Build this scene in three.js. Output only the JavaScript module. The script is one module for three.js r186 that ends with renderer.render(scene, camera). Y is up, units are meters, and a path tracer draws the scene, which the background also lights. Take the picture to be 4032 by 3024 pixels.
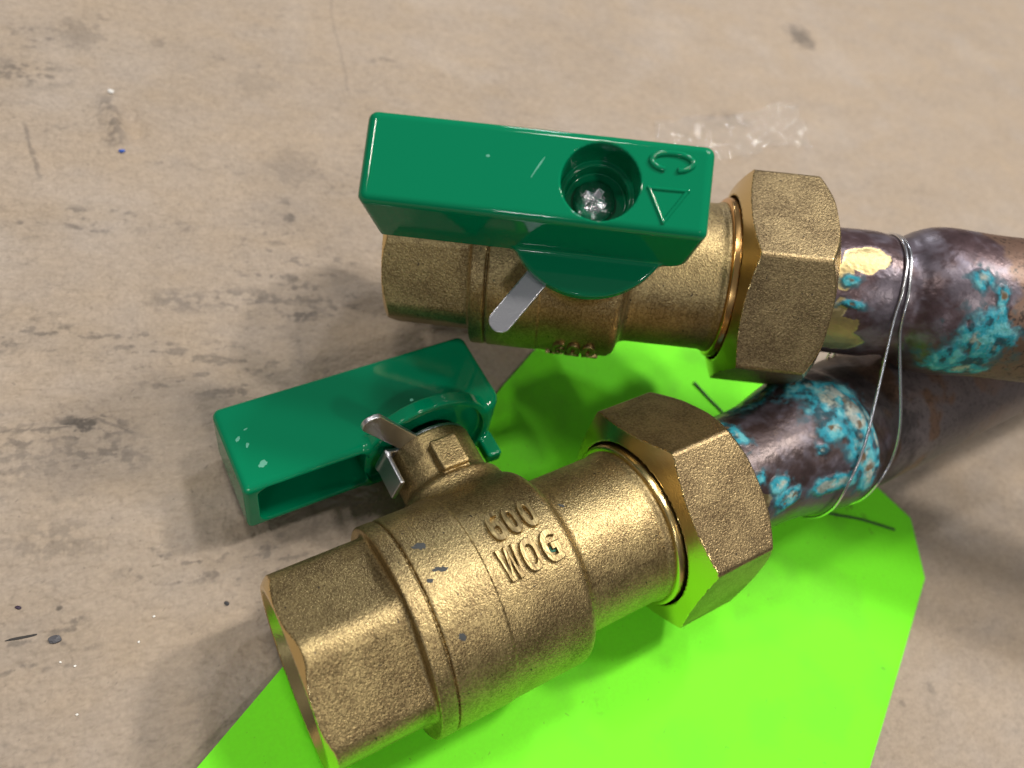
import * as THREE from 'three';
import { mergeGeometries } from 'three/addons/utils/BufferGeometryUtils.js';
import { RectAreaLightUniformsLib } from 'three/addons/lights/RectAreaLightUniformsLib.js';
import { FontLoader } from 'three/addons/loaders/FontLoader.js';
import { TextGeometry } from 'three/addons/geometries/TextGeometry.js';

// ---------------------------------------------------------------- camera, light, exposure
const MM = 0.001;
const scene = new THREE.Scene();
const camera = new THREE.PerspectiveCamera(50.81, 4 / 3, 0.005, 50);
camera.position.set(0, 0.14298, 0);
camera.up.set(-0.54624, 0.48553, -0.68256);
camera.lookAt(0, 0.14298 - 0.81487, -0.57964);
camera.focus = 0.126;
camera.userData.fStop = 17;

const renderer = new THREE.WebGLRenderer({ antialias: true });
renderer.setSize(1024, 768);
renderer.toneMapping = THREE.LinearToneMapping;
renderer.toneMappingExposure = 0.9;
renderer.shadowMap.enabled = true;

// dim workshop air: pale above, dusky towards the floor
{
  const w = 64, h = 32, d = new Float32Array(w * h * 4);
  for (let j = 0; j < h; j++) for (let i = 0; i < w; i++) {
    const up = Math.sin(((j + 0.5) / h - 0.5) * Math.PI), t = THREE.MathUtils.smoothstep(up, -0.5, 0.9), b = 0.03 + 0.15 * t, k = (j * w + i) * 4;
    d[k] = b; d[k + 1] = b * 0.99; d[k + 2] = b * 0.98; d[k + 3] = 1;
  }
  const tex = new THREE.DataTexture(d, w, h, THREE.RGBAFormat, THREE.FloatType);
  tex.mapping = THREE.EquirectangularReflectionMapping; tex.magFilter = THREE.LinearFilter; tex.needsUpdate = true;
  scene.background = tex; scene.environment = tex;
}

RectAreaLightUniformsLib.init();
const AIM = new THREE.Vector3(0.02, 0.02, -0.09);
function unseenLamp(dir, dist, w, h, strength, tint) {  // lamp out of view, its distance set to suit the light
  const l = new THREE.RectAreaLight(tint, strength, w, h);
  l.name = 'unseen_lamp_light';
  l.position.copy(new THREE.Vector3(...dir).normalize().multiplyScalar(dist).add(AIM));
  l.lookAt(AIM); scene.add(l);
}
unseenLamp([0.263, 0.855, -0.449], 0.71, 0.05, 0.05, 310, 0xfff6ea);
unseenLamp([-0.60, 0.74, 0.30], 2.0, 0.14, 0.14, 105, 0xfff8ee);
unseenLamp([0.18, 0.94, -0.29], 1.5, 0.16, 0.16, 80, 0xfff8f0);  // added overhead lamp, unseen, makes up for the dimmed side lamps
unseenLamp([-0.10, 0.88, -0.46], 0.75, 0.058, 0.058, 110, 0xf4f7ff);
unseenLamp([-0.32, 0.95, -0.06], 1.5, 0.16, 0.16, 62, 0xfff8f0);
unseenLamp([0.46, 0.79, 0.39], 2.0, 0.14, 0.14, 125, 0xfff6ea);
unseenLamp([-0.45, 0.24, -0.86], 4, 0.30, 0.10, 150, 0xf8faff);       // unseen lamp, added for the bright streak on the far lever bevels
unseenLamp([0.16, 0.42, 0.89], 4, 0.30, 0.10, 130, 0xf8faff);  // another added lamp out of view, for the near bevel streak

// ---------------------------------------------------------------- helpers
const { sin, cos, abs, min, max, sqrt, hypot, PI, floor, atan2, exp } = Math;
const clamp = (x, a = 0, b = 1) => x < a ? a : x > b ? b : x;
const mix = (a, b, t) => a + (b - a) * t;
const smooth = (a, b, x) => { const t = clamp((x - a) / (b - a)); return t * t * (3 - 2 * t); };
const rad = (d) => d * PI / 180;
const RND = new Float32Array(65536); { let q = 12345; for (let i = 0; i < 65536; i++) { q = (Math.imul(q, 1664525) + 1013904223) | 0; let t = Math.imul(q ^ (q >>> 15), 2246822519); t ^= t >>> 13; RND[i] = ((t ^ (t >>> 16)) >>> 0) / 4294967296; } }
function noise2(x, y, s, px = 0, py = 0) {           // value noise, periodic when px, py are given
  let xi = floor(x), yi = floor(y); const fx = x - xi, fy = y - yi, u = fx * fx * (3 - 2 * fx), v = fy * fy * (3 - 2 * fy);
  let x1 = xi + 1, y1 = yi + 1;
  if (px) { xi = ((xi % px) + px) % px; x1 = ((x1 % px) + px) % px; yi = ((yi % py) + py) % py; y1 = ((y1 % py) + py) % py; }
  const k = s * 7919, A = (yi * 19349663 + k) | 0, B = (y1 * 19349663 + k) | 0, p = (xi * 73856093) | 0, q = (x1 * 73856093) | 0, f = (h) => RND[(h ^ (h >>> 15)) & 65535];
  const a = f(p ^ A), b = f(q ^ A), c = f(p ^ B), d = f(q ^ B), e = a + (b - a) * u;
  return e + (c + (d - c) * u - e) * v;
}
function noise3(x, y, z, s) {
  const xi = floor(x), yi = floor(y), zi = floor(z), fx = x - xi, fy = y - yi, fz = z - zi, u = fx * fx * (3 - 2 * fx), v = fy * fy * (3 - 2 * fy), w = fz * fz * (3 - 2 * fz);
  const p = (xi * 73856093) | 0, q = (p + 73856093) | 0, Y = (yi * 19349663) | 0, Y1 = (Y + 19349663) | 0, Z = (zi * 83492791 + s * 7919) | 0, Z1 = (Z + 83492791) | 0, f = (h) => RND[(h ^ (h >>> 15)) & 65535];
  const layer = (K) => { const a = f(p ^ Y ^ K), b = f(q ^ Y ^ K), c = f(p ^ Y1 ^ K), d = f(q ^ Y1 ^ K), e = a + (b - a) * u; return e + (c + (d - c) * u - e) * v; };
  const a = layer(Z); return a + (layer(Z1) - a) * w;
}
const fbm2 = (x, y, s, n = 4) => { let a = 0, k = 0.5, t = 0; for (let i = 0; i < n; i++) { a += k * noise2(x, y, s + i); t += k; k *= 0.5; x = x * 2.03 + 17.1; y = y * 2.03 + 5.3; } return a / t; };
const fbm3 = (x, y, z, s, n = 4) => { let a = 0, k = 0.5, t = 0; for (let i = 0; i < n; i++) { a += k * noise3(x, y, z, s + i); t += k; k *= 0.5; x = x * 2.03 + 7.1; y = y * 2.03 + 3.3; z = z * 2.03 + 1.7; } return a / t; };
const toS = (x) => 255 * clamp(x <= 0.0031308 ? 12.92 * x : 1.055 * Math.pow(x, 1 / 2.4) - 0.055);

function texture(w, h, paint, srgb, wrap = THREE.RepeatWrapping) {   // paint(i, j, out) fills out[0..2], linear
  const d = new Uint8Array(w * h * 4), o = [0, 0, 0];
  for (let j = 0; j < h; j++) for (let i = 0; i < w; i++) {
    paint(i, j, o); const k = (j * w + i) * 4;
    for (let c = 0; c < 3; c++) d[k + c] = srgb ? toS(o[c]) : 255 * clamp(o[c]);
    d[k + 3] = 255;
  }
  const t = new THREE.DataTexture(d, w, h, THREE.RGBAFormat);
  t.wrapS = t.wrapT = wrap; t.magFilter = THREE.LinearFilter; t.minFilter = THREE.LinearMipmapLinearFilter; t.generateMipmaps = true;
  if (srgb) t.colorSpace = THREE.SRGBColorSpace;
  t.needsUpdate = true; return t;
}
const taken = {};
const numbered = (n) => { const k = taken[n] = (taken[n] ?? -1) + 1; return k ? n + '_' + String(k).padStart(3, '0') : n; };
function tag(o, label, category, group) { o.userData.label = label; o.userData.category = category; if (group) o.userData.group = group; return o; }
function obj(name, geometry, material, parent = scene) {
  const m = new THREE.Mesh(geometry, material); m.name = parent === scene ? numbered(name) : name;
  m.castShadow = m.receiveShadow = true; parent.add(m); return m;
}
function thing(name, label, category, group) { const g = new THREE.Group(); g.name = numbered(name); scene.add(g); return tag(g, label, category, group); }
const mm = (g) => g.scale(MM, MM, MM);

// Surface of a distance field given in millimetres, meshed by surface nets; one geometry for every class of face.
function meshField(f, lo, hi, cell, classify = () => 0, tile = 24) {
  const n = [0, 1, 2].map((k) => Math.ceil((hi[k] - lo[k]) / cell) + 2), [nx, ny, nz] = n, F = new Float32Array(nx * ny * nz);
  const X = (i) => lo[0] + (i - 0.5) * cell, Y = (j) => lo[1] + (j - 0.5) * cell, Z = (k) => lo[2] + (k - 0.5) * cell;
  const at = (i, j, k) => i + nx * (j + ny * k);
  for (let k = 0; k < nz; k += 4) for (let j = 0; j < ny; j += 4) for (let i = 0; i < nx; i += 4) {     // blocks far from the surface need no more than their middle
    const d = f(X(i + 1.5), Y(j + 1.5), Z(k + 1.5)), far = abs(d) > cell * 4;
    for (let c = k; c < min(k + 4, nz); c++) for (let b = j; b < min(j + 4, ny); b++) for (let a = i; a < min(i + 4, nx); a++) F[at(a, b, c)] = far ? d : f(X(a), Y(b), Z(c));
  }
  const id = new Int32Array(nx * ny * nz).fill(-1), P = [];
  const e = cell * 0.2;
  const grad = (x, y, z) => { const a = f(x + e, y, z) - f(x - e, y, z), b = f(x, y + e, z) - f(x, y - e, z), c = f(x, y, z + e) - f(x, y, z - e), l = hypot(a, b, c) || 1; return [a / l, b / l, c / l]; };
  for (let k = 0; k < nz - 1; k++) for (let j = 0; j < ny - 1; j++) for (let i = 0; i < nx - 1; i++) {
    if (abs(F[at(i, j, k)]) > cell * 2.2) continue;
    let mask = 0; const v = [];
    for (let c = 0; c < 8; c++) { v[c] = F[at(i + (c & 1), j + (c >> 1 & 1), k + (c >> 2))]; if (v[c] < 0) mask |= 1 << c; }
    if (mask === 0 || mask === 255) continue;
    let sx = 0, sy = 0, sz = 0, m = 0;
    for (let a = 0; a < 8; a++) for (let b = 0; b < 3; b++) { const c = a | 1 << b; if (c === a || (v[a] < 0) === (v[c] < 0)) continue; const t = v[a] / (v[a] - v[c]); sx += (a & 1) + (b === 0 ? t : 0); sy += (a >> 1 & 1) + (b === 1 ? t : 0); sz += (a >> 2) + (b === 2 ? t : 0); m++; }
    let p = [X(i) + sx / m * cell, Y(j) + sy / m * cell, Z(k) + sz / m * cell];
    for (let s = 0; s < 2; s++) { const d = f(...p), g = grad(...p), q = clamp(d, -cell * 0.5, cell * 0.5); p = [p[0] - g[0] * q, p[1] - g[1] * q, p[2] - g[2] * q]; }
    id[at(i, j, k)] = P.length; P.push(p);
  }
  const N = P.map((p) => grad(...p)), out = {};
  const quad = (a, b, c, d) => {
    const c4 = [0, 1, 2].map((t) => (P[a][t] + P[b][t] + P[c][t] + P[d][t]) / 4), u = [0, 1, 2].map((t) => P[c][t] - P[a][t]), w = [0, 1, 2].map((t) => P[d][t] - P[b][t]);
    let fn = [u[1] * w[2] - u[2] * w[1], u[2] * w[0] - u[0] * w[2], u[0] * w[1] - u[1] * w[0]]; const l = hypot(...fn) || 1; fn = fn.map((t) => t / l);
    const cl = classify(c4[0], c4[1], c4[2], fn), o = out[cl] ??= { pos: [], nor: [], uv: [], ix: [], map: new Map() };
    const ax = abs(fn[0]) > abs(fn[1]) ? (abs(fn[0]) > abs(fn[2]) ? 0 : 2) : (abs(fn[1]) > abs(fn[2]) ? 1 : 2);
    const q = [a, b, c, d].map((t) => {
      // a vertex on a sharp edge belongs to both sides: give it the face's own normal there
      const dn = N[t][0] * fn[0] + N[t][1] * fn[1] + N[t][2] * fn[2], sharp = dn < 0.8, key = sharp ? -1 : t * 3 + ax;
      if (!sharp && o.map.has(key)) return o.map.get(key);
      const s = o.pos.length / 3; o.pos.push(...P[t]); o.nor.push(...(sharp ? fn : N[t]));
      const p = P[t]; o.uv.push(...(ax === 0 ? [p[1], p[2]] : ax === 1 ? [p[0], p[2]] : [p[0], p[1]]).map((z) => z / tile));
      if (!sharp) o.map.set(key, s); return s;
    });
    o.ix.push(q[0], q[1], q[2], q[0], q[2], q[3]);
  };
  for (let k = 1; k < nz - 1; k++) for (let j = 1; j < ny - 1; j++) for (let i = 1; i < nx - 1; i++) {
    if (abs(F[at(i, j, k)]) > cell * 2.2) continue;
    const s = F[at(i, j, k)] < 0;
    for (let b = 0; b < 3; b++) {
      const t = F[at(i + (b === 0), j + (b === 1), k + (b === 2))] < 0; if (s === t) continue;
      const c = b === 0 ? [[0, 0, 0], [0, -1, 0], [0, -1, -1], [0, 0, -1]] : b === 1 ? [[0, 0, 0], [0, 0, -1], [-1, 0, -1], [-1, 0, 0]] : [[0, 0, 0], [-1, 0, 0], [-1, -1, 0], [0, -1, 0]];
      const v = c.map(([x, y, z]) => id[at(i + x, j + y, k + z)]); if (v.some((x) => x < 0)) continue;
      s ? quad(v[0], v[1], v[2], v[3]) : quad(v[3], v[2], v[1], v[0]);
    }
  }
  const res = {};
  for (const cl in out) { const o = out[cl], g = new THREE.BufferGeometry(); g.setAttribute('position', new THREE.Float32BufferAttribute(o.pos, 3)); g.setAttribute('normal', new THREE.Float32BufferAttribute(o.nor, 3)); g.setAttribute('uv', new THREE.Float32BufferAttribute(o.uv, 2)); g.setIndex(o.ix); res[cl] = mm(g); }
  return res;
}
// distance fields
const smin = (a, b, k) => { const h = max(k - abs(a - b), 0) / k; return min(a, b) - h * h * k * 0.25; };
const smax = (a, b, k) => -smin(-a, -b, k);
const box2 = (dx, dy) => hypot(max(dx, 0), max(dy, 0)) + min(max(dx, dy), 0);
const roundBox = (x, y, z, a, b, c, r) => { const dx = abs(x) - a + r, dy = abs(y) - b + r, dz = abs(z) - c + r; return hypot(max(dx, 0), max(dy, 0), max(dz, 0)) + min(max(dx, dy, dz), 0) - r; };
const drum = (rr, h, R, H, r) => box2(rr - R + r, abs(h) - H + r) - r;      // rr: distance from the axis, h: along it from its middle
const hexR = (ang, a, r) => {                             // rounded hexagon with a corner at ang
  const R = (a - r) / cos(PI / 6);
  return (y, z) => { const q = hypot(y, z), w = abs((((atan2(z, y) - ang) % (PI / 3)) + PI / 3) % (PI / 3) - PI / 6), u = q * cos(w), v = q * sin(w); return (v > R / 2 ? hypot(u - (a - r), v - R / 2) * (u > a - r || v > R / 2 ? 1 : -1) : u - (a - r)) - r; };
};

// ---------------------------------------------------------------- materials
const TILE = 24, TN = 1024;
const grainBump = texture(TN, TN, (i, j, o) => {
  const u = i / TN, v = j / TN, a = noise2(u * 70, v * 70, 1, 70, 70), b = noise2(u * 130, v * 130, 2, 130, 130), c = noise2(u * 210, v * 210, 3, 210, 210);
  o[0] = o[1] = o[2] = clamp(0.24 * a + 0.40 * b + 0.36 * c);
});
const brassMap = texture(TN, TN, (i, j, o) => {
  const u = i / TN, v = j / TN, a = noise2(u * 5, v * 5, 11, 5, 5) * 0.6 + noise2(u * 11, v * 11, 12, 11, 11) * 0.4, g = noise2(u * 90, v * 90, 13, 90, 90), f = noise2(u * 175, v * 175, 14, 175, 175);
  const t = clamp(0.4 * smooth(0.25, 0.75, a) + 0.6 * smooth(0.28, 0.72, g * 0.45 + f * 0.55));
  let r = mix(0.22, 0.53, t), gg = mix(0.16, 0.412, t), b = mix(0.08, 0.20, t);
  const sp = noise2(u * 26, v * 26, 15, 26, 26) * noise2(u * 60, v * 60, 16, 60, 60); if (sp > 0.78) { r *= 0.3; gg *= 0.32; b *= 0.45; }
  o[0] = r; o[1] = gg; o[2] = b;
}, true);
const M = {
  cast: new THREE.MeshStandardMaterial({ metalness: 1, roughness: 0.44, map: brassMap, bumpMap: grainBump, bumpScale: 0.000085 }),
  nutCast: new THREE.MeshStandardMaterial({ color: new THREE.Color().setRGB(0.76, 0.745, 0.80), metalness: 1, roughness: 0.46, map: brassMap, bumpMap: grainBump, bumpScale: 0.00008 }),
  machined: new THREE.MeshPhysicalMaterial({ color: new THREE.Color().setRGB(0.70, 0.54, 0.25), metalness: 1, roughness: 0.24, bumpMap: grainBump, bumpScale: 0.00001 }),
  stained: new THREE.MeshPhysicalMaterial({ color: new THREE.Color().setRGB(0.72, 0.43, 0.16), metalness: 1, roughness: 0.22 }),
  green: new THREE.MeshPhysicalMaterial({ color: new THREE.Color().setRGB(0.0, 0.205, 0.09), roughness: 0.6, specularIntensity: 0, clearcoat: 0.75, clearcoatRoughness: 0.06 }),
  greenRim: new THREE.MeshPhysicalMaterial({ color: new THREE.Color().setRGB(0.0, 0.205, 0.09), roughness: 0.6, specularIntensity: 0, clearcoat: 0.75, clearcoatRoughness: 0.06 }),
  oldPaint: new THREE.MeshStandardMaterial({ color: new THREE.Color().setRGB(0.055, 0.06, 0.06), roughness: 0.7 }),
  greenDot: new THREE.MeshStandardMaterial({ color: new THREE.Color().setRGB(0.0, 0.13, 0.07), roughness: 0.5 }),
  scuff: new THREE.MeshStandardMaterial({ color: new THREE.Color().setRGB(0.12, 0.42, 0.30), roughness: 0.8 }),
  steel: new THREE.MeshStandardMaterial({ color: new THREE.Color().setRGB(0.60, 0.61, 0.66), metalness: 1, roughness: 0.36, bumpMap: grainBump, bumpScale: 0.00002 }),
  screw: new THREE.MeshStandardMaterial({ color: new THREE.Color().setRGB(0.66, 0.68, 0.72), metalness: 1, roughness: 0.25, bumpMap: grainBump, bumpScale: 0.00006 }),
  wire: new THREE.MeshStandardMaterial({ color: new THREE.Color().setRGB(0.75, 0.76, 0.80), metalness: 1, roughness: 0.25 }),
  darkWire: new THREE.MeshStandardMaterial({ color: new THREE.Color().setRGB(0.035, 0.04, 0.04), metalness: 0.4, roughness: 0.5 }),
  lime: new THREE.MeshStandardMaterial({ color: new THREE.Color().setRGB(0.17, 1.0, 0.025), roughness: 0.75 }),
};

// ---------------------------------------------------------------- the paper-covered bench top
const PX0 = -165, PX1 = 155, PZ0 = -470, PZ1 = 40;
const polyD = (x, z, pts) => {                        // [signed distance to a polyline, share along it]
  let best = 1e9, sg = 1, al = 0;
  for (let i = 0; i < pts.length - 1; i++) {
    const [ax, az] = pts[i], [bx, bz] = pts[i + 1], dx = bx - ax, dz = bz - az, t = clamp(((x - ax) * dx + (z - az) * dz) / (dx * dx + dz * dz)), d = hypot(x - ax - t * dx, z - az - t * dz);
    if (d < best) { best = d; sg = Math.sign((x - ax) * dz - (z - az) * dx) || 1; al = (i + t) / (pts.length - 1); }
  }
  return [best * sg, al];
};
const SEAM = [[-100, -180], [-93.9, -171.3], [-81.7, -158.7], [-71.4, -146.8]], RIDGE = [[-111.5, -110], [-107, -106.5], [-103.4, -103.2], [-98.5, -99.5], [-96.4, -97.9]];
const FOLD = [[-116, -91], [-112, -87.8], [-107.8, -84.8], [-103.5, -82], [-102, -81]], TEAR = [[-75, -31], [-68.4, -35.9], [-61.8, -41.5], [-59.5, -46.4], [-54.6, -47.6], [-50, -48.5]];
const CREASE = [[-44, -85], [-37.8, -79.5], [-32, -73.3], [-22, -60], [-12, -47.3]], FLAP = [[-30, -92], [-39, -80.5], [-44, -73]];
for (const p of [SEAM, FOLD, TEAR, CREASE]) p.box = [min(...p.map((q) => q[0])) - 4, max(...p.map((q) => q[0])) + 4, min(...p.map((q) => q[1])) - 4, max(...p.map((q) => q[1])) + 4];
const EDGES = [[SEAM, 0.5, 0.6, 0.35], [FOLD, 1.4, 0.8, 0.5], [TEAR, 1.3, 0.7, 0.5], [CREASE, 0.5, 1.0, 0.2]];
function paperHeight(x, z) {
  let h = (fbm2(x / 45, z / 45, 40, 2) - 0.5) * 1.0 + (fbm2(x / 9, z / 9, 43, 2) - 0.5) * 0.28 - 0.6;
  for (const [p, deep, wide] of EDGES) {
    const [d, a] = polyD(x, z, p); if (abs(d) > 12) continue; const w = 0.3 + 0.7 * sin(PI * clamp(a, 0.05, 0.95));
    h += w * deep * (d > 0 ? -exp(-d / 4) : 0) + 0.25 * w * deep * exp(-(d / wide) * (d / wide));
  }
  const [r, ra] = polyD(x, z, RIDGE);
  if (abs(r) < 14) h += sin(PI * clamp(ra, 0.02, 0.98)) * (r < 0 ? 3.0 * exp(r / 2.0) : 3.0 * exp(-r / 1.0) - 1.6 * exp(-(((r - 2.4) / 1.8) ** 2))) * (0.7 + 0.6 * fbm2(x / 3, z / 3, 47, 2));
  const under = smooth(46, 20, hypot(x - 20, (z + 70) * 0.8));       // pressed flat where the valves lie
  return mix(h, min(h, -0.25), under);
}
const SPOTS = [[-61.3, -106.7, 1.6, 0.55], [18.7, -300.7, 6, 0.6], [-74.9, -166.9, 2, 0.3], [-48, -92, 3, 0.35], [-45, -88, 2.4, 0.4], [-52, -86, 3.6, 0.3], [-57, -82, 3, 0.28], [-64, -75, 3, 0.25], [-127, -118, 5, 0.3], [-125, -101, 4, 0.35], [-40.4, -18, 0.5, 0.7], [-20, -32.2, 0.45, 0.8], [-45, -15, 0.4, 0.7], [58, -54, 2.2, 0.12], [12, -232, 4, 0.25], [62, -190, 2.5, 0.3], [50, -170, 1.6, 0.3], [110, -95, 1.2, 0.3], [104, -88, 0.9, 0.35], [-70, -120, 6, 0.2], [-92, -135, 5, 0.15], [-30, -40, 5, 0.12], [-55, -35, 6, 0.18], [-48, -26, 4, 0.2], [-59, -44.5, 3.4, 0.5], [-65, -36.5, 3.4, 0.32], [-54, -41, 4.2, 0.3], [-60, -35, 4.5, 0.25]];
const paperLook = (x, z, o) => {
  const s = x * 0.76 - z * 0.65, t = x * 0.65 + z * 0.76;           // streaks of the kraft pulp
  const big = fbm2(s / 60, t / 26, 60, 3), mid = fbm2(s / 16, t / 6, 63, 3), fine = fbm2(s / 1.5, t / 0.7, 66, 3), pulp = 0.5 * noise2(x / 0.46, z / 0.46, 69) + 0.5 * noise2(s / 0.5, t / 0.22, 70);
  let b = 0.86 + 0.10 * (big - 0.5) + 0.05 * (mid - 0.5) + 0.18 * (fine - 0.5) + 0.22 * (pulp - 0.5);
  const pale = 0.6 * smooth(0.5, 0.78, fbm2(x / 20, z / 20, 72, 3)), hue = fbm2(s / 9, t / 5, 99, 3) - 0.5;
  const sm = fbm2(x / 1.1, z / 1.1, 81, 3), st2 = fbm2(s / 3.2, t / 1.1, 78, 3), zone = smooth(0.52, 0.72, fbm2(s / 24, t / 9, 75, 3)) * (0.3 + 0.7 * smooth(20, -30, x) * smooth(-170, -110, z));
  let dirtShade = 0.06 * zone + 0.42 * zone * smooth(0.56, 0.7, st2 * 0.6 + sm * 0.4);          // scuffs: small dark rubs inside wider dulled zones
  for (const [a, c, r, k] of SPOTS) {
    const dx = x - a, dz = z - c, q = r > 1.9 && r < 4.9 ? 0.5 : 1, d = hypot((dx * 0.76 - dz * 0.65) * q, dx * 0.65 + dz * 0.76); if (d > r * 2) continue;
    if (r > 1.9 && r < 4.9) dirtShade = max(dirtShade, k * 1.5 * smooth(r * 1.6, r * 0.3, d) * smooth(0.44, 0.6, st2 * 0.5 + sm * 0.5)); else dirtShade = max(dirtShade, k * smooth(r * 1.25, r * 0.5, d + (sm - 0.5) * r * 1.4));
  }
  const speck = noise2(x / 0.55, z / 0.55, 84); if (speck > 0.96) dirtShade = max(dirtShade, 0.4 * smooth(0.96, 0.985, speck));
  { const [d, a] = x < -90 && z > -116 && z < -92 ? polyD(x, z, RIDGE) : [9, 0]; if (abs(d) < 5) dirtShade = max(dirtShade, 0.5 * smooth(3.2, 0.6, abs(d + 1.6)) * sin(PI * clamp(a, 0.02, 0.98)) * smooth(0.36, 0.6, sm)); }  // one flank of the wrinkle darkened: dirt together with painted shade
  for (const [p, , wide, dark] of EDGES) { if (x < p.box[0] || x > p.box[1] || z < p.box[2] || z > p.box[3]) continue; const [d, a] = polyD(x, z, p); if (abs(d) < 3) dirtShade = max(dirtShade, dark * smooth(wide * 0.75, 0.1, abs(d + 0.4 + (sm - 0.5) * 1.1)) * smooth(0, 0.12, a) * smooth(1, 0.85, a) * (0.4 + 0.8 * fbm2(x / 2, z / 2, 87, 2))); }
  const grey = clamp(0.45 * pale + dirtShade * 0.6);
  b *= 1 - 0.85 * dirtShade; b *= 1 + 0.1 * pale;
  o[0] = b * mix(0.44, 0.43, grey) * (1 + 0.05 * hue); o[1] = b * mix(0.358, 0.38, grey); o[2] = b * mix(0.278, 0.335, grey) * (1 - 0.10 * hue);
};
{
  const N = 1800, c = (i) => mix(PX0, PX1, (i + 0.5) / N), r = (j) => mix(PZ0, PZ1, (j + 0.5) / N);
  const map = texture(N, N, (i, j, o) => paperLook(c(i), r(j), o), true, THREE.MirroredRepeatWrapping);
  const bump = texture(N, N, (i, j, o) => { const x = c(i), z = r(j), s = x * 0.76 - z * 0.65, t = x * 0.65 + z * 0.76; o[0] = o[1] = o[2] = 0.5 * fbm2(s / 1.5, t / 0.8, 90, 3) + 0.18 * noise2(x / 0.45, z / 0.45, 93) + 0.16 * noise2(s / 0.5, t / 0.24, 94) + 0.22 * fbm2(x / 4, z / 4, 95, 2); }, false, THREE.MirroredRepeatWrapping);
  const x0 = -330, x1 = 320, z0 = -640, z1 = 200, st = 1.4, nx = Math.round((x1 - x0) / st), nz = Math.round((z1 - z0) / st), pos = [], uv = [], ix = [];
  for (let j = 0; j <= nz; j++) for (let i = 0; i <= nx; i++) {
    const x = mix(x0, x1, i / nx), z = mix(z0, z1, j / nz);
    pos.push(x, paperHeight(x, z), z); uv.push((x - PX0) / (PX1 - PX0), (z - PZ0) / (PZ1 - PZ0));
  }
  for (let j = 0; j < nz; j++) for (let i = 0; i < nx; i++) { const a = j * (nx + 1) + i, b = a + nx + 1; ix.push(a, b, a + 1, a + 1, b, b + 1); }
  const g = new THREE.BufferGeometry(); g.setAttribute('position', new THREE.Float32BufferAttribute(pos, 3)); g.setAttribute('uv', new THREE.Float32BufferAttribute(uv, 2)); g.setIndex(ix); mm(g); g.computeVertexNormals();
  const paper = obj('kraft_paper', g, new THREE.MeshStandardMaterial({ map, bumpMap: bump, bumpScale: 0.0008, roughness: 0.88 }));
  paper.userData.kind = 'structure'; paper.userData.label = 'creased and stained brown kraft paper covering the bench';
}

// ---------------------------------------------------------------- valve parts that both valves share
const bodyField = (x, y, z) => {
  const rr = hypot(y, z), st = hypot(x, z);
  let d = smin(drum(rr, x + 3.2, 17.05, 11.4, 1.9), drum(rr, x + 12, 16.7, 4.6, 0.15), 0.1);                          // ball chamber
  d = min(d, drum(rr, x + 11.3, 17.22, 4.85, 0.4));                       // slightly proud bonnet side
  d = smin(d, drum(rr, x - 14, 13.7, 12.6, 0.35), 2.2);                   // neck
  d = smin(d, drum(rr, x - 25.6, 13.95, 1.0, 0.6), 0.8);
  let b = drum(st, y - 15, 7.85, 12.6, 0.5);                              // stem boss
  b = smin(b, drum(st, y - 8, 9.5, 10.3, 1.2), 1.6);
  b = smin(b, roundBox(x, y - 21.2, abs(z) - 7.6, 2.5, 3.0, 2.4, 0.5), 0.4);   // stop lugs
  return smin(d, b, 1.8);
};
const bodyGeo = meshField(bodyField, [-17.5, -18, -18], [27.5, 29, 18], 0.33)[0];
const HANDLE = { x0: -32.6, x1: 15.1, y0: 28.3, y1: 45.6, w: 6.5 };
const box4 = (x, y, a, b, rt, rb) => { const r = y > 0 ? rt : x > 0 ? rb : 0.9, qx = abs(x) - a + r, qy = abs(y) - b + r; return min(max(qx, qy), 0) + hypot(max(qx, 0), max(qy, 0)) - r; };
const handleField = (x, y, z) => {
  const H = HANDLE, cx = (H.x0 + H.x1) / 2, cy = (H.y0 + H.y1) / 2, st = hypot(x, z), sh = hypot(x, z - 0.25);
  const e = 1.25, d2 = box4(x - cx, y - cy, (H.x1 - H.x0) / 2, (H.y1 - H.y0) / 2, 1.5, 3.4);
  let d = box2(d2 + e, abs(z) - H.w + e) - e;
  d = smin(d, smax(drum(st, y - 29.55, 12.9, 1.3, 0.45), -6.2 - z, 0.3), 0.9);                 // disc round the stem
  d = smax(d, -roundBox(x + 20.8, y - 31, z - 0.25, 9.5, 8.6, 5.05, 1.6), 0.5);  // long hollow underneath
  d = smax(d, -smax(drum(st, y - 27.4, 11.5, 2.2, 0.5), -5.1 - z, 0.5), 0.4);                  // hollow round the stem
  d = smax(d, -drum(st, y - 28, 6.2, 6, 0.8), 0.5);
  d = smin(d, roundBox(x - 12.7, y - 26.4, z + 4.7, 1.5, 2.6, 1.4, 0.5), 0.5); // stop prong
  d = smax(d, -drum(sh, y - 48, 5.35, 8.6, 0.2), 0.35);                   // screw well
  d = smax(d, -drum(sh, y - 48, 4.5, 11.4, 0.2), 0.35);
  return d;
};
const handleGeo = meshField(handleField, [-33.6, 22.8, -14], [16, 47, 14], 0.27)[0];
const screwField = (x, y, z) => {
  const rr = hypot(x, z); let d = smax(drum(rr, y, 3.05, 1.2, 0.25), hypot(x, y + 4.0, z) - 5.2, 0.3);
  for (const a of [0.5, 0.5 + PI / 2]) { const u = x * cos(a) + z * sin(a), v = -x * sin(a) + z * cos(a); d = smax(d, -max(abs(u) - 1.75 + 0.35 * max(0.9 - y, 0), abs(v) - 0.52 + 0.1 * max(0.9 - y, 0), 0.1 - y + 0.25 * abs(u)), 0.12); }
  return d;
};
const screwGeo = meshField(screwField, [-3.3, -1.4, -3.3], [3.3, 1.6, 3.3], 0.09)[0];
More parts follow.
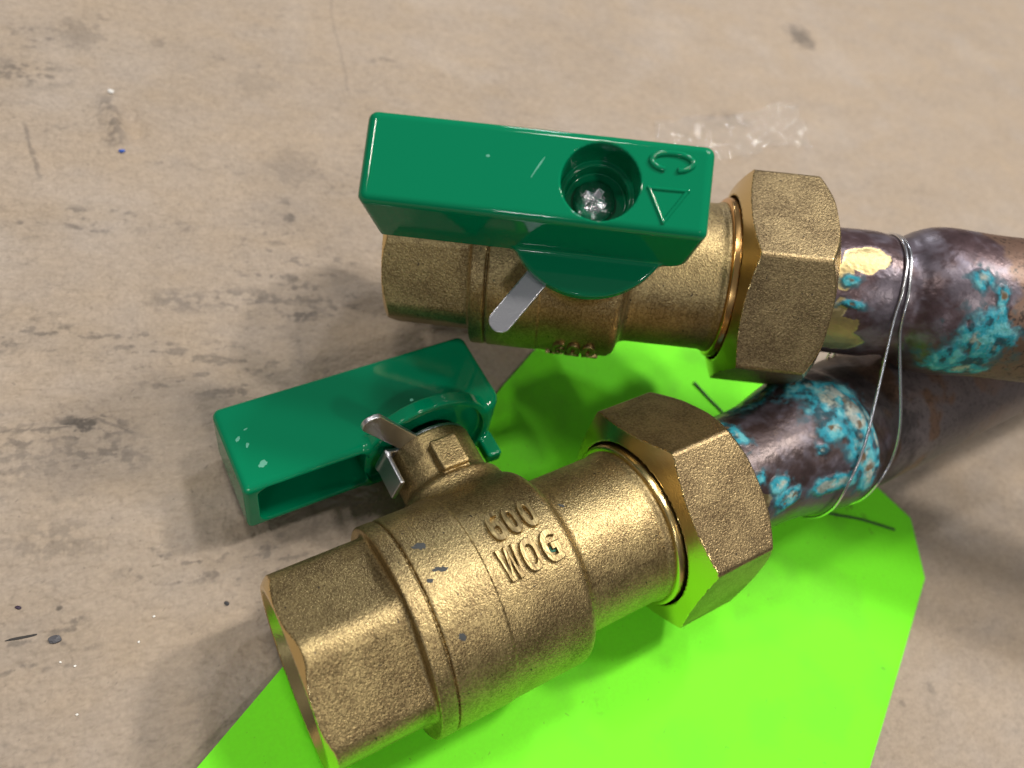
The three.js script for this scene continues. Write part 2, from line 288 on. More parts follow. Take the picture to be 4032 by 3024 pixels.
// steel stop plate: a disc over the stem boss, one long tongue and one tab bent down
const plateField = (x, y, z) => {
  const st = hypot(x, z); let d = drum(st, y - 27.75, 7.6, 0.35, 0.15);
  { const ax = -3.6, az = 4.6, ay = 27.75, dx = -9.5, dy = -1.35, dz = 14.3, L = hypot(dx, dy, dz), ux = dx / L, uy = dy / L, uz = dz / L;
    const px = x - ax, py = y - ay, pz = z - az, l = px * ux + py * uy + pz * uz, wx = -uz / hypot(ux, uz), wz = ux / hypot(ux, uz), w = px * wx + pz * wz, n = hypot(px - l * ux - w * wx, py - l * uy, pz - l * uz - w * wz);
    const along = box2(abs(w) - 1.9 + (l > L - 1.7 ? 0 : 0), abs(l - L / 2) - L / 2), tip = hypot(w, max(l - (L - 1.9), 0)) - 1.9;
    d = smin(d, box2(max(along, tip) + 0.15, n - 0.42 + 0.15) - 0.15, 0.3); }
  { const a = rad(163), cx = cos(a), cz = sin(a), u = x * cx + z * cz, w = -x * cz + z * cx;   // bent-down tab on the open-end side
    const fold = roundBox(u - 8.1, y - 27.6, w, 1.6, 0.4, 2.5, 0.2), down = roundBox(u - 9.4, y - 24.4, w, 0.42, 3.5, 2.4, 0.25);
    d = smin(d, smin(fold, down, 0.9), 0.3); }
  return d;
};
const plateGeo = meshField(plateField, [-15.5, 20.4, -8.4], [8.4, 28.8, 21], 0.2)[0];
const ringGeo = mm(new THREE.LatheGeometry([[13.3, 25.35], [14.3, 25.4], [14.75, 25.55], [14.95, 25.85], [14.95, 27.9], [14.75, 28.2], [14.3, 28.4], [14.3, 33], [13, 33]].map(([r, y]) => new THREE.Vector2(r, y)), 160).rotateZ(-PI / 2));
const nutField = (ang, hex = hexR(ang, 17.97, 1.1)) => (x, y, z) => {
  const rr = hypot(y, z); let d = hex(y, z);
  d = smax(d, max(26.7 - x, x - 42.6), 0.25);
  d = smax(d, (rr - 15.5 - (x - 26.7) * 2.5) / 2.69, 0.1);
  d = smax(d, (rr - 18.1 - (42.6 - x) * 1.2) / 1.56, 0.3);
  return max(d, -max(rr - 15.45, x - 36), -(max(rr - 12.6, 35 - x)));
};
const nutFace = (x, y, z) => { const rr = hypot(y, z); return abs(rr - 15.5 - (x - 26.7) * 2.5) < 0.35 || x < 26.8 || rr < 15.7 || (abs(rr - 18.1 - (42.6 - x) * 1.2) < 0.2 && x > 38) ? 1 : 0; };
const capField = (ang, hex = hexR(ang, 14.35, 4.8)) => (x, y, z) => {
  const rr = hypot(y, z); let d = smax(hex(y, z), max(-35.05 - x, x + 18), 0.2);
  d = smax(d, (rr - 14.3 - (x + 35) * 1.4) / 1.72, 0.12);
  d = smin(d, drum(rr, x + 17.75, 17.2, 1.4, 0.42), 0.9);
  return smax(smax(d, -max(rr - 11.3, x + 20), 0.2), -((rr - 13.5 + (x + 35) * 0.55) / 1.14), 0.1);
};
const capFace = (x, y, z) => { const rr = hypot(y, z); return x < -34.95 || (abs(rr - 14.3 - (x + 35) * 1.4) < 0.14 && x < -33) || rr < 11.6 || abs(rr - 13.5 + (x + 35) * 0.55) < 0.2 ? 1 : 0; };

const font = await new FontLoader().loadAsync('fonts/droid/droid_sans_bold.typeface.json');
function castWord(word, x0, x1, t0, t1) {            // raised lettering bent round the chamber: x0..x1 along the axis, t0..t1 degrees round it
  const parts = [], R = 17.05, n = word.length, slot = (x1 - x0) / n;
  [...word].forEach((ch, i) => {
    const g = new TextGeometry(ch, { font, size: 10, depth: 0.5, curveSegments: 10, bevelEnabled: true, bevelThickness: 0.5, bevelSize: ch === '6' ? 0.05 : 0.4, bevelSegments: 4 });
    g.computeBoundingBox(); const b = g.boundingBox, sx = slot * (ch === 'W' ? 1.0 : 0.9) / (b.max.x - b.min.x), sy = (rad(t1 - t0) * R) / (b.max.y - b.min.y), p = g.attributes.position;
    for (let k = 0; k < p.count; k++) {
      const x = x0 + slot * (i + 0.5) + (p.getX(k) - (b.min.x + b.max.x) / 2) * sx, th = rad(t1) - (p.getY(k) - b.min.y) * sy / R, r = R - 0.3 + p.getZ(k) * 0.95;
      p.setXYZ(k, x, r * cos(th), r * sin(th));
    }
    const uv = g.attributes.uv; for (let k = 0; k < uv.count; k++) uv.setXY(k, p.getX(k) / 24 + i * 0.13, p.getZ(k) / 24);
    g.computeVertexNormals(); parts.push(mm(g));
  });
  return parts;
}
const WORDS = [...castWord('600', -3.7, 4.6, 71.8, 88.6), ...castWord('WOG', -4.6, 5.5, 91.6, 109)];
const stroke = (pts, r, closed) => mm(new THREE.TubeGeometry(new THREE.CatmullRomCurve3(pts.map((p) => new THREE.Vector3(...p)), closed, 'catmullrom', 0.2), 60, r, 8, closed));
const letterPts = []; for (let k = 0; k <= 24; k++) { const a = PI / 2 + 0.32 + (2 * PI - 0.64) * k / 24; letterPts.push([9.25 + 2.8 * cos(a), 45.56, -3.55 + 1.15 * sin(a) * (sin(a) > 0 ? 1.1 : 1)]); }
const letterGeo = stroke(letterPts, 0.46, false);
const bar = (a, b, r) => { const c = new THREE.LineCurve3(new THREE.Vector3(...a), new THREE.Vector3(...b)); return mm(new THREE.TubeGeometry(c, 4, r, 8, false)); };
const TRI = [[6.5, 45.56, 0.4], [11.7, 45.56, 0.3], [8.85, 45.56, 4.9]];
const triGeo = mergeGeometries([...[0, 1, 2].map((k) => bar(TRI[k], TRI[(k + 1) % 3], 0.3)), ...TRI.map((p) => mm(new THREE.SphereGeometry(0.34, 10, 8).translate(...p)))]);

// ---------------------------------------------------------------- corroded copper: shape and patina of each tailpiece and pipe, by place along (x) and round (degrees from the stem)
const lerpTable = (t, x) => {                              // a smooth curve through the table
  const n = t.length; if (x <= t[0][0]) return t[0][1]; if (x >= t[n - 1][0]) return t[n - 1][1];
  let i = 1; while (x > t[i][0]) i++;
  const sl = (k) => k <= 0 || k >= n - 1 ? 0 : (t[k + 1][1] - t[k - 1][1]) / (t[k + 1][0] - t[k - 1][0]), h = t[i][0] - t[i - 1][0], u = (x - t[i - 1][0]) / h, a = t[i - 1][1], b = t[i][1];
  return (2 * u ** 3 - 3 * u * u + 1) * a + (u ** 3 - 2 * u * u + u) * h * sl(i - 1) + (3 * u * u - 2 * u ** 3) * b + (u ** 3 - u * u) * h * sl(i);
};
const wrapD = (a, b) => { let d = (a - b) % 360; if (d > 180) d -= 360; if (d < -180) d += 360; return d; };
const blob = (x, th, [cx, ct, rx, rt]) => hypot((x - cx) / rx, wrapD(th, ct) / rt);
const PIPE = {
  upper: {
    profile: [[36, 11.5], [51, 11.75], [54, 11.7], [56, 11.3], [57.6, 11.05], [59.3, 11.3], [61, 12.3], [63, 13.15], [65, 13.6], [68, 13.7], [72, 13.45], [76, 13.25], [90, 13.3], [230, 13.3]],
    crust: [[70, 36, 4.6, 17], [67.8, 58, 4, 12], [71.5, 50, 3.2, 17], [68.2, -6, 1.6, 7], [72, 6, 1.0, 7], [70, 70, 4.5, 9], [47, 4, 1.5, 5], [47.5, 24, 2, 4], [72.5, 22, 1.2, 9]],
    brass: [[49, -16, 4.3, 13], [46, 0, 1.6, 14], [46.5, 48, 3.6, 12], [48, 64, 3.6, 14], [46, 28, 1.2, 10]], copperFrom: 73.2, copperTone: [0.17, 0.10, 0.07],
  },
  lower: {
    profile: [[36, 11.5], [50, 11.7], [55, 11.75], [58, 11.9], [61, 12.3], [64, 13.0], [67, 13.7], [70, 14.25], [73, 14.45], [74.3, 14.3], [75.2, 13.95], [90, 13.95], [230, 13.95]],
    crust: [[69.5, 84, 4.2, 16], [67.5, 62, 4, 12], [71.5, 104, 2.6, 16], [70.5, 128, 2.4, 16], [66.5, 106, 2.6, 8], [71.8, 148, 2.4, 18], [48.5, 70, 1.8, 16], [52, 130, 2.2, 6], [48, 118, 1.3, 6], [63, 150, 5.5, 7], [54, 148, 3, 8], [60, 40, 5, 10], [74, 120, 0.7, 30], [62.5, 118, 1.1, 4]],
    brass: [[46, 140, 3, 14]], copperFrom: 76, copperTone: [0.19, 0.158, 0.16],
  },
};
function patina(which, x, th) {                         // shares and relief at a spot
  const p = PIPE[which], y = 12 * cos(rad(th)), z = 12 * sin(rad(th)), S = which === 'upper' ? 200 : 300;
  const w1 = fbm3(x / 3.4, y / 3.4, z / 3.4, S, 4) - 0.5, w2 = fbm3(x / 1.1, y / 1.1, z / 1.1, S + 9, 3) - 0.5;
  let c = 9; for (const b of p.crust) c = min(c, blob(x, th, b));
  const cc = c + w1 * 1.5 + w2 * 0.7, crust = smooth(1.35, 0.78, cc), core = smooth(0.72, 0.15, cc), fringe = smooth(2.0, 1.05, c + w1 * 1.8 + w2 * 1.4);
  let br = 9; for (const b of p.brass) br = min(br, blob(x, th, b));
  const brass = smooth(1.04, 0.97, br + w1 * 1.1 + w2 * 0.25);
  const copper = smooth(-1.6, 1.2, x - p.copperFrom + w1 * 9 + w2 * 2 - (which === 'upper' ? 0.035 * (abs(wrapD(th, 10)) - 40) * -1 : 0));
  return { crust, core, fringe, brass: brass * (1 - crust), copper: copper * (1 - crust), w1, w2, x, y, z, S };
}
function pipeLook(which, x, th, o, rm) {
  const q = patina(which, x, th), p = PIPE[which], { y, z, S, w2 } = q;
  const n3 = fbm3(x / 1.6, y / 1.6, z / 1.6, S + 20, 3), n4 = noise3(x / 0.33, y / 0.33, z / 0.33, S + 24), n5 = fbm3(x / 6, y / 6, z / 6, S + 28, 3);
  const plum = which === 'upper' ? [0.085, 0.05, 0.056] : [0.062, 0.04, 0.04], slate = which === 'upper' ? [0.125, 0.105, 0.13] : [0.09, 0.076, 0.094], k = smooth(0.4, 0.62, n5 * 0.6 + n3 * 0.4);
  let c = [0, 1, 2].map((i) => mix(plum[i], slate[i], k) * (0.65 + 0.7 * n3)), rough = mix(0.27, 0.48, n3), metal = 0.45;
  // the bare pipe, brown and pitted
  { const pit = smooth(0.56, 0.72, n4 * 0.55 + fbm3(x / 0.8, y / 0.8, z / 0.8, S + 31, 2) * 0.45 + (which === 'upper' ? 0 : 0.03));
    let tone = p.copperTone; if (which === 'lower') { const rust = smooth(0.47, 0.6, n5 + 0.16 * (n3 - 0.5)) * smooth(122, 98, x) ; tone = tone.map((v, i) => mix(v, [0.19, 0.115, 0.08][i], rust)); }
    const sootShade = which === 'lower' ? 0.75 * smooth(88, 79, x + q.w1 * 14) : 0, t = tone.map((v) => (1 - sootShade) * v * (0.7 + 0.6 * n5) * (1 - (which === 'upper' ? 0.7 : 0.3) * pit)); c = c.map((v, i) => mix(v, t[i], q.copper)); rough = mix(rough, 0.5, q.copper); metal = mix(metal, 0.45, q.copper); }  // blackened copper by the crust, plus painted shade under the upper pipe
  { const b = [0.42, 0.335, 0.16].map((v) => v * (0.8 + 0.4 * n3)); c = c.map((v, i) => mix(v, b[i], q.brass)); rough = mix(rough, 0.42, q.brass); metal = mix(metal, 1, q.brass); }
  { const pick = fbm3(x / 1.5, y / 1.5, z / 1.5, S + 40, 4), deep = [0.008, 0.085, 0.12], blue = [0.015, 0.27, 0.36], pale = [0.11, 0.42, 0.47], cream = [0.36, 0.39, 0.33], brown = [0.12, 0.075, 0.035];
    const f = q.fringe * (1 - q.crust) * smooth(0.42, 0.6, pick); c = c.map((v, i) => mix(v, deep[i], f * 0.85)); metal *= 1 - f; rough = mix(rough, 0.8, f);
    let t = deep.map((v, i) => mix(v * 0.7, blue[i], smooth(0.34, 0.52, pick))); t = t.map((v, i) => mix(v, pale[i], smooth(0.54, 0.68, pick)));
    const cr = q.core * smooth(0.42, 0.62, n5 * 0.45 + n3 * 0.4 + n4 * 0.15), bn = q.core * smooth(0.57, 0.68, fbm3(x / 1.4, y / 1.4, z / 1.4, S + 44, 3)), gr = q.core * smooth(0.6, 0.72, n5 + 0.2 * (n3 - 0.5));
    t = t.map((v, i) => mix(mix(mix(v, cream[i] * (0.75 + 0.5 * n4), cr), brown[i], bn), [0.2, 0.24, 0.24][i], gr * 0.7)); c = c.map((v, i) => mix(v, t[i], q.crust)); rough = mix(rough, 0.9, q.crust); metal *= 1 - q.crust; }
  o[0] = c[0]; o[1] = c[1]; o[2] = c[2]; rm[0] = 0; rm[1] = rough; rm[2] = metal; return q;
}
const PX = [36, 128];                                    // the stretch that the textures cover; beyond it they mirror
const pipeMats = {};
for (const which of ['upper', 'lower']) {
  const N = 720, rmD = new Float32Array(N * N * 3), rm = [0, 0, 0], keep = new Float32Array(N * N * 2);
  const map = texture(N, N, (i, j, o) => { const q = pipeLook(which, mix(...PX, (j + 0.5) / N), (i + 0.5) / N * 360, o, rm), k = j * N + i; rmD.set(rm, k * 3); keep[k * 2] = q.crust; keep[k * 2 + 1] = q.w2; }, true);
  const orm = texture(N, N, (i, j, o) => { const k = (j * N + i) * 3; o[0] = rmD[k]; o[1] = rmD[k + 1]; o[2] = rmD[k + 2]; });
  const bump = texture(N, N, (i, j, o) => { const x = mix(...PX, (j + 0.5) / N), th = (i + 0.5) / N * 360, k = j * N + i, cr = keep[k * 2], y = 12 * cos(rad(th)), z = 12 * sin(rad(th)); o[0] = o[1] = o[2] = 0.3 + 0.25 * fbm3(x / 0.7, y / 0.7, z / 0.7, 50, 3) * (0.5 + cr) + 0.25 * keep[k * 2 + 1] * cr + 0.12 * cr; });
  for (const t of [map, orm, bump]) t.wrapT = THREE.MirroredRepeatWrapping;
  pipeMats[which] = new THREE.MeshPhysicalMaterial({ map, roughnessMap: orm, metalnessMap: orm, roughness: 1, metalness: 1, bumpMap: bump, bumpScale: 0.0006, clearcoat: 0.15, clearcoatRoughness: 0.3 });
}
function pipeGeo(which, xa, xb) {
  const p = PIPE[which], pos = [], uv = [], ix = [], nt = 220, xs = [];
  for (let x = xa; x < xb - 1e-6; x += x < 80 ? 0.35 : x < 100 ? 0.8 : 4) xs.push(x); xs.push(xb);
  for (const x of xs) for (let i = 0; i <= nt; i++) {
    const th = i / nt * 360, fade = smooth(110, 90, x); let r = lerpTable(p.profile, x);
    if (fade > 0) { const q = patina(which, x, th); r += fade * (0.16 * q.crust * (0.3 + fbm3(x / 0.9, q.y / 0.9, q.z / 0.9, q.S + 60, 3) * 1.4) + 0.10 * (fbm3(x / 5, q.y / 5, q.z / 5, q.S + 64, 2) - 0.5) - 0.12 * q.brass); }
    pos.push(x, r * cos(rad(th)), r * sin(rad(th))); uv.push(i / nt, (x - PX[0]) / (PX[1] - PX[0]));
  }
  for (let j = 0; j < xs.length - 1; j++) for (let i = 0; i < nt; i++) { const a = j * (nt + 1) + i, b = a + nt + 1; ix.push(a, a + 1, b, a + 1, b + 1, b); }
  const g = new THREE.BufferGeometry(); g.setAttribute('position', new THREE.Float32BufferAttribute(pos, 3)); g.setAttribute('uv', new THREE.Float32BufferAttribute(uv, 2)); g.setIndex(ix); mm(g); g.computeVertexNormals();
  const n = g.attributes.normal, row = nt + 1;             // close the seam
  for (let j = 0; j < xs.length; j++) { const a = j * row, b = a + nt, v = [n.getX(a) + n.getX(b), n.getY(a) + n.getY(b), n.getZ(a) + n.getZ(b)], l = hypot(...v); n.setXYZ(a, v[0] / l, v[1] / l, v[2] / l); n.setXYZ(b, v[0] / l, v[1] / l, v[2] / l); }
  return g;
}

// ---------------------------------------------------------------- the two valves
function ballValve(which, label, at, columns, nutDeg, capDeg, handleDeg) {
  const t = thing('ball_valve', label, 'ball valve');
  const [a, b, c] = columns; t.position.set(...at.map((v) => v * MM));
  t.quaternion.setFromRotationMatrix(new THREE.Matrix4().makeBasis(new THREE.Vector3(...a), new THREE.Vector3(...b), new THREE.Vector3(...c)));
  const body = obj('valve_body', bodyGeo, M.cast, t);
  WORDS.forEach((g) => obj('raised_letter', g, M.cast, body));
  const cap = meshField(capField(rad(capDeg)), [-35.8, -17.8, -17.8], [-14.4, 17.8, 17.8], 0.3, capFace), ec = obj('end_cap', cap[0], M.cast, t); obj('end_face', cap[1], M.machined, ec);
  const nut = meshField(nutField(rad(nutDeg)), [26, -21.4, -21.4], [43.2, 21.4, 21.4], 0.3, nutFace), un = obj('union_nut', nut[0], M.nutCast, t); obj('chamfer', nut[1], M.machined, un);
  obj('seat_ring', ringGeo, which === 'upper' ? M.stained : M.machined, t);
  const h = obj('handle', handleGeo, M.green, t); h.rotation.y = rad(handleDeg);
  const sc = obj('screw', screwGeo, M.screw, h); sc.position.set(-0.2 * MM, 37.1 * MM, 0.25 * MM);
  obj('raised_letter', letterGeo, M.green, h); obj('raised_arrow', triGeo, M.green, h);
  const chip = (x, y, z, face, len, wid, turn, seed) => {     // a fleck where the paint is scuffed pale
    const g = new THREE.IcosahedronGeometry(1, 2), p = g.attributes.position; for (let k = 0; k < p.count; k++) { const sc = 0.55 + 0.9 * noise3(p.getX(k) * 2 + seed, p.getY(k) * 2, p.getZ(k) * 2, seed); p.setXYZ(k, p.getX(k) * len * sc, p.getY(k) * 0.03, p.getZ(k) * wid * sc); }
    g.rotateY(turn); if (face === 'z') g.rotateX(PI / 2); g.translate(x, y, z); mm(g); g.computeVertexNormals(); obj('paint_scuff', g, M.scuff, h);
  };
  if (which === 'upper') { chip(-8.6, 45.6, -0.8, 'y', 1.7, 0.1, 1.1, 3); chip(-15.5, 45.6, -1.6, 'y', 0.22, 0.18, 0, 5); }
  else { chip(-28.2, 32.2, 6.5, 'z', 0.75, 0.5, 0.5, 7); chip(-30.3, 38.2, 6.5, 'z', 0.55, 0.22, 0.9, 8); chip(-29.2, 36.6, 6.5, 'z', 0.5, 0.22, 1.0, 9); chip(-28.6, 39.6, 6.5, 'z', 0.35, 0.12, 0.3, 10); chip(-2.6, 31.4, 12.3, 'z', 0.3, 0.25, 0, 11); }
  const fleck = (x, deg, r, len, wid, turn, seed, m) => {      // a spot of old paint on the casting
    const g = new THREE.IcosahedronGeometry(1, 3), p = g.attributes.position;
    for (let k = 0; k < p.count; k++) { const a = p.getX(k), c = p.getZ(k), sc = 0.35 + 1.3 * noise3(a * 2.6 + seed, p.getY(k) * 2.6, c * 2.6, seed), u = a * len * sc, v = c * wid * sc, uu = u * cos(turn) - v * sin(turn), th = rad(deg) + (u * sin(turn) + v * cos(turn)) / r, R = r + 0.03 * p.getY(k) + 0.02; p.setXYZ(k, x + uu, R * cos(th), R * sin(th)); }
    mm(g); g.computeVertexNormals(); obj('paint_fleck', g, m, body);
  };
  if (which === 'lower') { fleck(-13.8, 73, 17.2, 0.9, 0.6, 0.6, 21, M.oldPaint); fleck(-12.7, 89, 17.2, 1.0, 0.4, 0.2, 22, M.oldPaint); fleck(-14.9, 92, 17.2, 0.5, 0.25, 0.2, 23, M.oldPaint); fleck(-13.6, 122, 17.2, 0.55, 0.45, 1, 24, M.oldPaint); fleck(10.6, 76, 13.72, 0.45, 0.2, 0.8, 25, M.oldPaint); fleck(3.95, 102.3, 17.25, 0.5, 0.45, 0, 26, M.greenDot); }
  const pl = obj('stop_plate', plateGeo, M.steel, t); pl.rotation.y = rad(handleDeg);
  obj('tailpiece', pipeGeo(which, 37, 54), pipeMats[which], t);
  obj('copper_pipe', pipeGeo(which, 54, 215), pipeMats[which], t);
  t.updateMatrixWorld(true); return t;
}
const upper = ballValve('upper', 'brass ball valve lying on top, its green lever with the screw facing up', [-1.798, 32.733, -110.667],
  [[0.89316, 0.28528, -0.34769], [-0.07004, 0.85186, 0.51906], [0.44426, -0.43925, 0.78083]], -59.02, 5.2, -0.31);
const lower = ballValve('lower', 'lower brass ball valve on the lime tag, raised letters and hollow lever underside showing', [16.24, 17.742, -53.995],
  [[0.55863, 0.0828, -0.82528], [-0.81041, -0.1573, -0.56435], [-0.17654, 0.98407, -0.02077]], 26.67, 38, 0.72);

// ---------------------------------------------------------------- lime card tag under the valves
{
  const tagHeight = (x, z) => -0.12 + 0.1 + 3.2 * smooth(-34, 6, z - 0.10 * x) * smooth(60, -10, x) + 1.2 * smooth(60, 104, x) * smooth(-140, -60, z) + 0.35 * sin((x + z * 0.6) / 17) * smooth(40, 90, x);
  const s = (p) => new THREE.Vector2(...p), out = [[-8.9, -5], [-8.1, -9.6], [-6.2, -28], [-1.45, -99.5], [0.2, -113.8], [11, -153.5], [50, -144.6], [97.0, -132.2], [103.3, -118.8], [98.6, -70.8], [94.3, -18], [93, 0], [-9.9, 8]].map(s);
  const inside = (x, z) => { let c = false; for (let i = 0, j = out.length - 1; i < out.length; j = i++) { const a = out[i], b = out[j]; if ((a.y > z) !== (b.y > z) && x < (b.x - a.x) * (z - a.y) / (b.y - a.y) + a.x) c = !c; } return c; };
  // a strip per step in z, from the left edge to the right one
  const span = (z) => { const xs = []; for (let i = 0, j = out.length - 1; i < out.length; j = i++) { const a = out[i], b = out[j]; if ((a.y > z) !== (b.y > z)) xs.push((b.x - a.x) * (z - a.y) / (b.y - a.y) + a.x); } return [min(...xs), max(...xs)]; };
  const pos = [], uv = [], ix = [], zs = [...out.map((p) => p.y + 1e-4)]; for (let z = -153; z < 8; z += 1.5) zs.push(z); zs.sort((a, b) => a - b);
  const rows = zs.filter((z) => z > -153.49 && z < 7.99), n = 70, TH = 0.25;
  for (const top of [1, 0]) for (const z of rows) { const [l, r] = span(z); for (let i = 0; i <= n; i++) { const x = mix(l, r, i / n); pos.push(x, tagHeight(x, z) + (top ? TH : 0), z); uv.push((x + 12) / 120, (z + 156) / 165); } }
  const W = n + 1, R = rows.length;
  for (let j = 0; j < R - 1; j++) for (let i = 0; i < n; i++) { const a = j * W + i, b = a + W, o = R * W; ix.push(a, b, a + 1, a + 1, b, b + 1, o + a, o + a + 1, o + b, o + a + 1, o + b + 1, o + b); }
  for (let j = 0; j < R - 1; j++) for (const i of [0, n]) { const a = j * W + i, b = a + W, o = R * W; i ? ix.push(a, b, o + a, b, o + b, o + a) : ix.push(a, o + a, b, b, o + a, o + b); }
  for (const j of [0, R - 1]) for (let i = 0; i < n; i++) { const a = j * W + i, o = R * W; j ? ix.push(a, o + a, a + 1, a + 1, o + a, o + a + 1) : ix.push(a, a + 1, o + a, a + 1, o + a + 1, o + a); }
  let g = new THREE.BufferGeometry(); g.setAttribute('position', new THREE.Float32BufferAttribute(pos, 3)); g.setAttribute('uv', new THREE.Float32BufferAttribute(uv, 2)); g.setIndex(ix); mm(g); g.computeVertexNormals();
  const N = 1024; M.lime.color.set(0xffffff);
  const marks = [[82.7, -124.6, 4.2, 2.2, 0.55], [78, -120.4, 4.5, 1.6, 0.3], [97.2, -92, 1.2, 0.9, 0.4], [60, -53, 6, 3.5, 0.14], [70, -80, 9, 3, 0.08], [45, -52, 3, 2, 0.15]];
  M.lime.map = texture(N, N, (i, j, o) => {
    const x = (i + 0.5) / N * 120 - 12, z = (j + 0.5) / N * 165 - 156, sm = fbm2(x / 11, z / 11, 120, 3), f = noise2(x / 0.4, z / 0.4, 122), n = fbm2(x / 1.3, z / 1.3, 124, 3);
    let d = 0.14 * smooth(0.48, 0.75, sm) + 0.05 * f + (noise2(x / 0.7, z / 0.7, 123) > 0.972 ? 0.3 : 0);
    for (const [a, c, rx, rz, k] of marks) d = max(d, k * smooth(1.2, 0.3, hypot((x - a) / rx, (z - c) / rz)) * smooth(0.36, 0.62, n));
    o[0] = 0.20 * (1 - 0.8 * d) + 0.02 * d; o[1] = 1.0 * (1 - d); o[2] = 0.01 * (1 - d) + 0.03 * d;
  }, true);
  tag(obj('card_tag', g, M.lime), 'bright lime green card tag with clipped corners under the two valves', 'tag');
}

// ---------------------------------------------------------------- tie wire round both pipes, and a thin dark wire on the tag
const onPipe = (v, which, x, deg, lift) => { const r = lerpTable(PIPE[which].profile, x) + lift; return new THREE.Vector3(x * MM, r * cos(rad(deg)) * MM, r * sin(rad(deg)) * MM).applyMatrix4(v.matrixWorld); };
{
  const t = thing('tie_wire', 'thin silver steel wire looped in two strands round both copper pipes', 'wire');
  for (const [ux, list] of [[56.7, [[69.5, 128, 0.9], [66.3, 150, 0.7], [65, 180, 0.7], [66, 220, 0.7], [68, 262, 0.9]]], [57.45, [[78.2, 124, 2.6], [77.6, 148, 0.6], [75.5, 170, 0.45], [74.8, 195, 0.5], [74, 225, 0.5], [72, 262, 0.9]]]]) {
    const pts = [];
    for (const [d, x] of ux < 57 ? [[-170, 56.9], [-140, 57], [-105, 57], [-75, 56.9], [-43, 56.8], [-21, 56.6], [0, 56.1], [13, 55.8], [30, 55.5]] : [[-170, 57.8], [-140, 57.9], [-105, 57.9], [-75, 57.8], [-33, 57.6], [-13, 57.2], [9, 57.1], [25, 57.0], [46, 57.6]]) pts.push(onPipe(upper, 'upper', x, d, 0.36));
    for (const [x, d, l] of list) pts.push(onPipe(lower, 'lower', x, d, l));
    obj('strand', new THREE.TubeGeometry(new THREE.CatmullRomCurve3(pts, true, 'centripetal'), 500, 0.28 * MM, 10, true), M.wire, t);
  }
  const pts = [[35.9, 0.7, -130.6], [40.5, 0.5, -129.1], [45.5, 0.5, -127.5], [58, 0.5, -122], [68, 0.5, -118.5], [76, 0.55, -119.3], [85, 0.75, -123.2], [93.4, 0.85, -126.0]].map((p) => new THREE.Vector3(...p).multiplyScalar(MM));
  tag(obj('thin_wire', new THREE.TubeGeometry(new THREE.CatmullRomCurve3(pts), 120, 0.28 * MM, 8), M.darkWire), 'thin dark wire lying on the lime tag beneath the lower copper pipe', 'wire');
}

// ---------------------------------------------------------------- clear tape and crumbs on the paper
{
  const c = [[-6.7, -208.8], [27.8, -260.8], [37.5, -243], [0.9, -195.0]], n = 170, m = 80, pos = [], uv = [], ix = [];
  for (let j = 0; j <= m; j++) for (let i = 0; i <= n; i++) {
    const u = i / n, v = j / m, e = 5 * (fbm2(u * 7, v * 4, 150, 3) - 0.5), x = mix(mix(c[0][0], c[1][0], u), mix(c[3][0], c[2][0], u), v) + e * smooth(0.25, 0, min(u, v, 1 - u, 1 - v)), z = 0.6 * e * smooth(0.25, 0, min(u, v, 1 - u, 1 - v)) + mix(mix(c[0][1], c[1][1], u), mix(c[3][1], c[2][1], u), v);
    const wr = (abs(fbm2(x / 3.0, z / 3.0, 152, 2) - 0.5) * 2.6 + (0.6 + 0.9 * u) * fbm2(x / 1.5, z / 1.5, 158, 2)) * smooth(0.3, 0.55, fbm2(x / 9, z / 9, 155, 2) + 0.12 * u);
    pos.push(x, paperHeight(x, z) + 0.18 + wr, z); uv.push(u, v);
  }
  for (let j = 0; j < m; j++) for (let i = 0; i < n; i++) { const a = j * (n + 1) + i, b = a + n + 1; ix.push(a, a + 1, b, a + 1, b + 1, b); }
  const g = new THREE.BufferGeometry(); g.setAttribute('position', new THREE.Float32BufferAttribute(pos, 3)); g.setAttribute('uv', new THREE.Float32BufferAttribute(uv, 2)); g.setIndex(ix); mm(g); g.computeVertexNormals();
  const tape = new THREE.MeshPhysicalMaterial({ color: 0xffffff, roughness: 0.05, transmission: 0.93, thickness: 0, ior: 1.5, side: THREE.DoubleSide });
  tag(obj('clear_tape', g, tape), 'wrinkled piece of clear tape stuck on the paper behind the upper valve', 'tape');
}
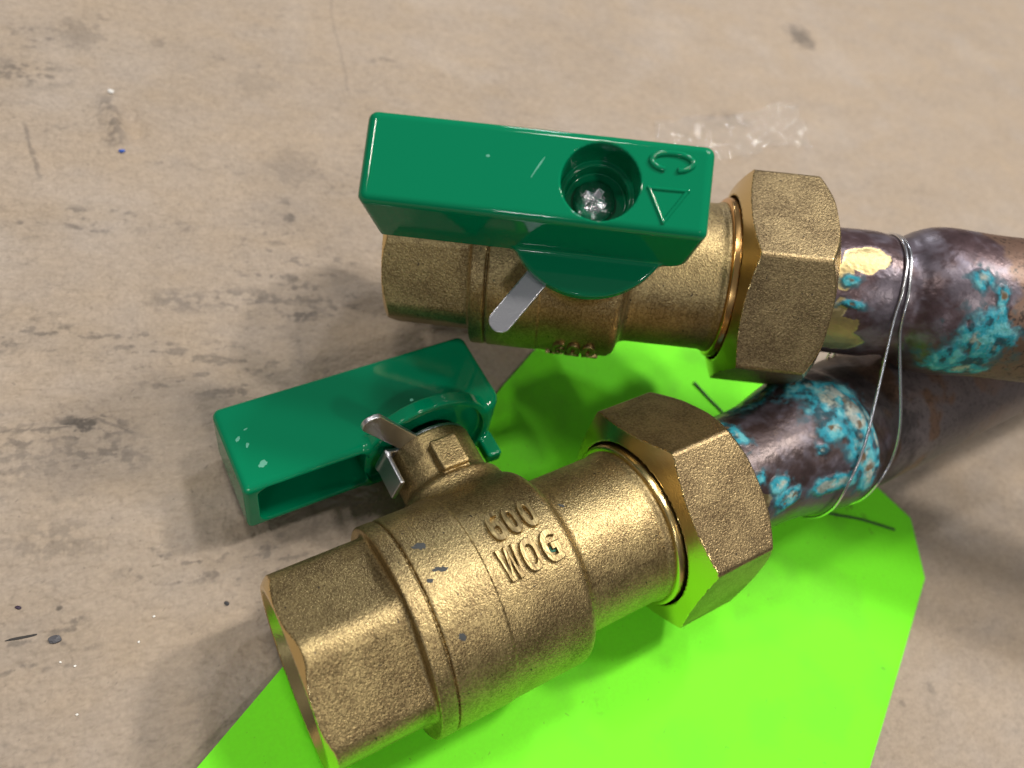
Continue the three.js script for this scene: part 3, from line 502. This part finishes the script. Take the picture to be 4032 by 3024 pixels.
function crumb(name, label, category, group, [x, z], [a, h, b], turn, color, rough = 0.7, seed = 1) {
  const g = new THREE.IcosahedronGeometry(1, 2), p = g.attributes.position;
  for (let k = 0; k < p.count; k++) { const v = new THREE.Vector3().fromBufferAttribute(p, k), s = 0.65 + 0.7 * noise3(v.x * 1.6 + 9, v.y * 1.6 + 9, v.z * 1.6 + 9, seed); p.setXYZ(k, v.x * a * s, v.y * h * s, v.z * b * s); }
  mm(g); g.computeVertexNormals();
  const o = tag(obj(name, g, new THREE.MeshStandardMaterial({ color: new THREE.Color().setRGB(...color), roughness: rough, flatShading: true })), label, category, group);
  o.position.set(x * MM, (paperHeight(x, z) + h * 0.7) * MM, z * MM); o.rotation.y = turn;
}
crumb('dark_chip', 'dark grey flake beside a black scrape near the left bottom corner', 'flake', null, [-37.6, -14.0], [0.95, 0.2, 0.6], 0.9, [0.07, 0.07, 0.08], 0.5, 3);
crumb('blue_chip', 'tiny blue plastic chip at the end of the wrinkle in the paper', 'chip', null, [-97.4, -97.4], [0.6, 0.3, 0.4], 0.6, [0.03, 0.12, 0.55], 0.5, 4);
crumb('white_lump', 'small white lump at the upper end of the wrinkle in the paper', 'crumb', null, [-109.9, -108.5], [0.6, 0.3, 0.5], 0.2, [0.8, 0.8, 0.78], 0.8, 5);
crumb('dark_chip', 'tiny purple black chip at the left edge above the black scrape', 'chip', null, [-45.2, -14.9], [0.42, 0.15, 0.26], 0.4, [0.03, 0.015, 0.04], 0.6, 6);
crumb('dark_chip', 'tiny dark chip on the paper just left of the lower valve end', 'chip', null, [-20.0, -32.2], [0.45, 0.15, 0.3], 0.1, [0.04, 0.04, 0.045], 0.6, 7);
crumb('black_splinter', 'black scrape of grime running in from the left edge of the paper', 'splinter', null, [-41.6, -11.8], [2.2, 0.08, 0.22], 0.78, [0.045, 0.042, 0.04], 0.9, 8);
[[[-27.5, -7.4], 'lowest white speck on the paper, near the bottom edge left of the tag'], [[-28.0, -24.4], 'white speck on the paper left of the lower valve, right of the other specks'], [[-27.3, -20.1], 'white speck just below the one nearest the lower valve'], [[-34.6, -11.9], 'white speck right below the dark grey flake'], [[-32.5, -12.5], 'white speck between the dark flake and the lowest speck']].forEach(([p, l], i) =>
  crumb('white_speck', l, 'speck', 'white specks on the paper', p, [0.2, 0.15, 0.17], i, [0.85, 0.84, 0.8], 0.6, 20 + i));

renderer.render(scene, camera);
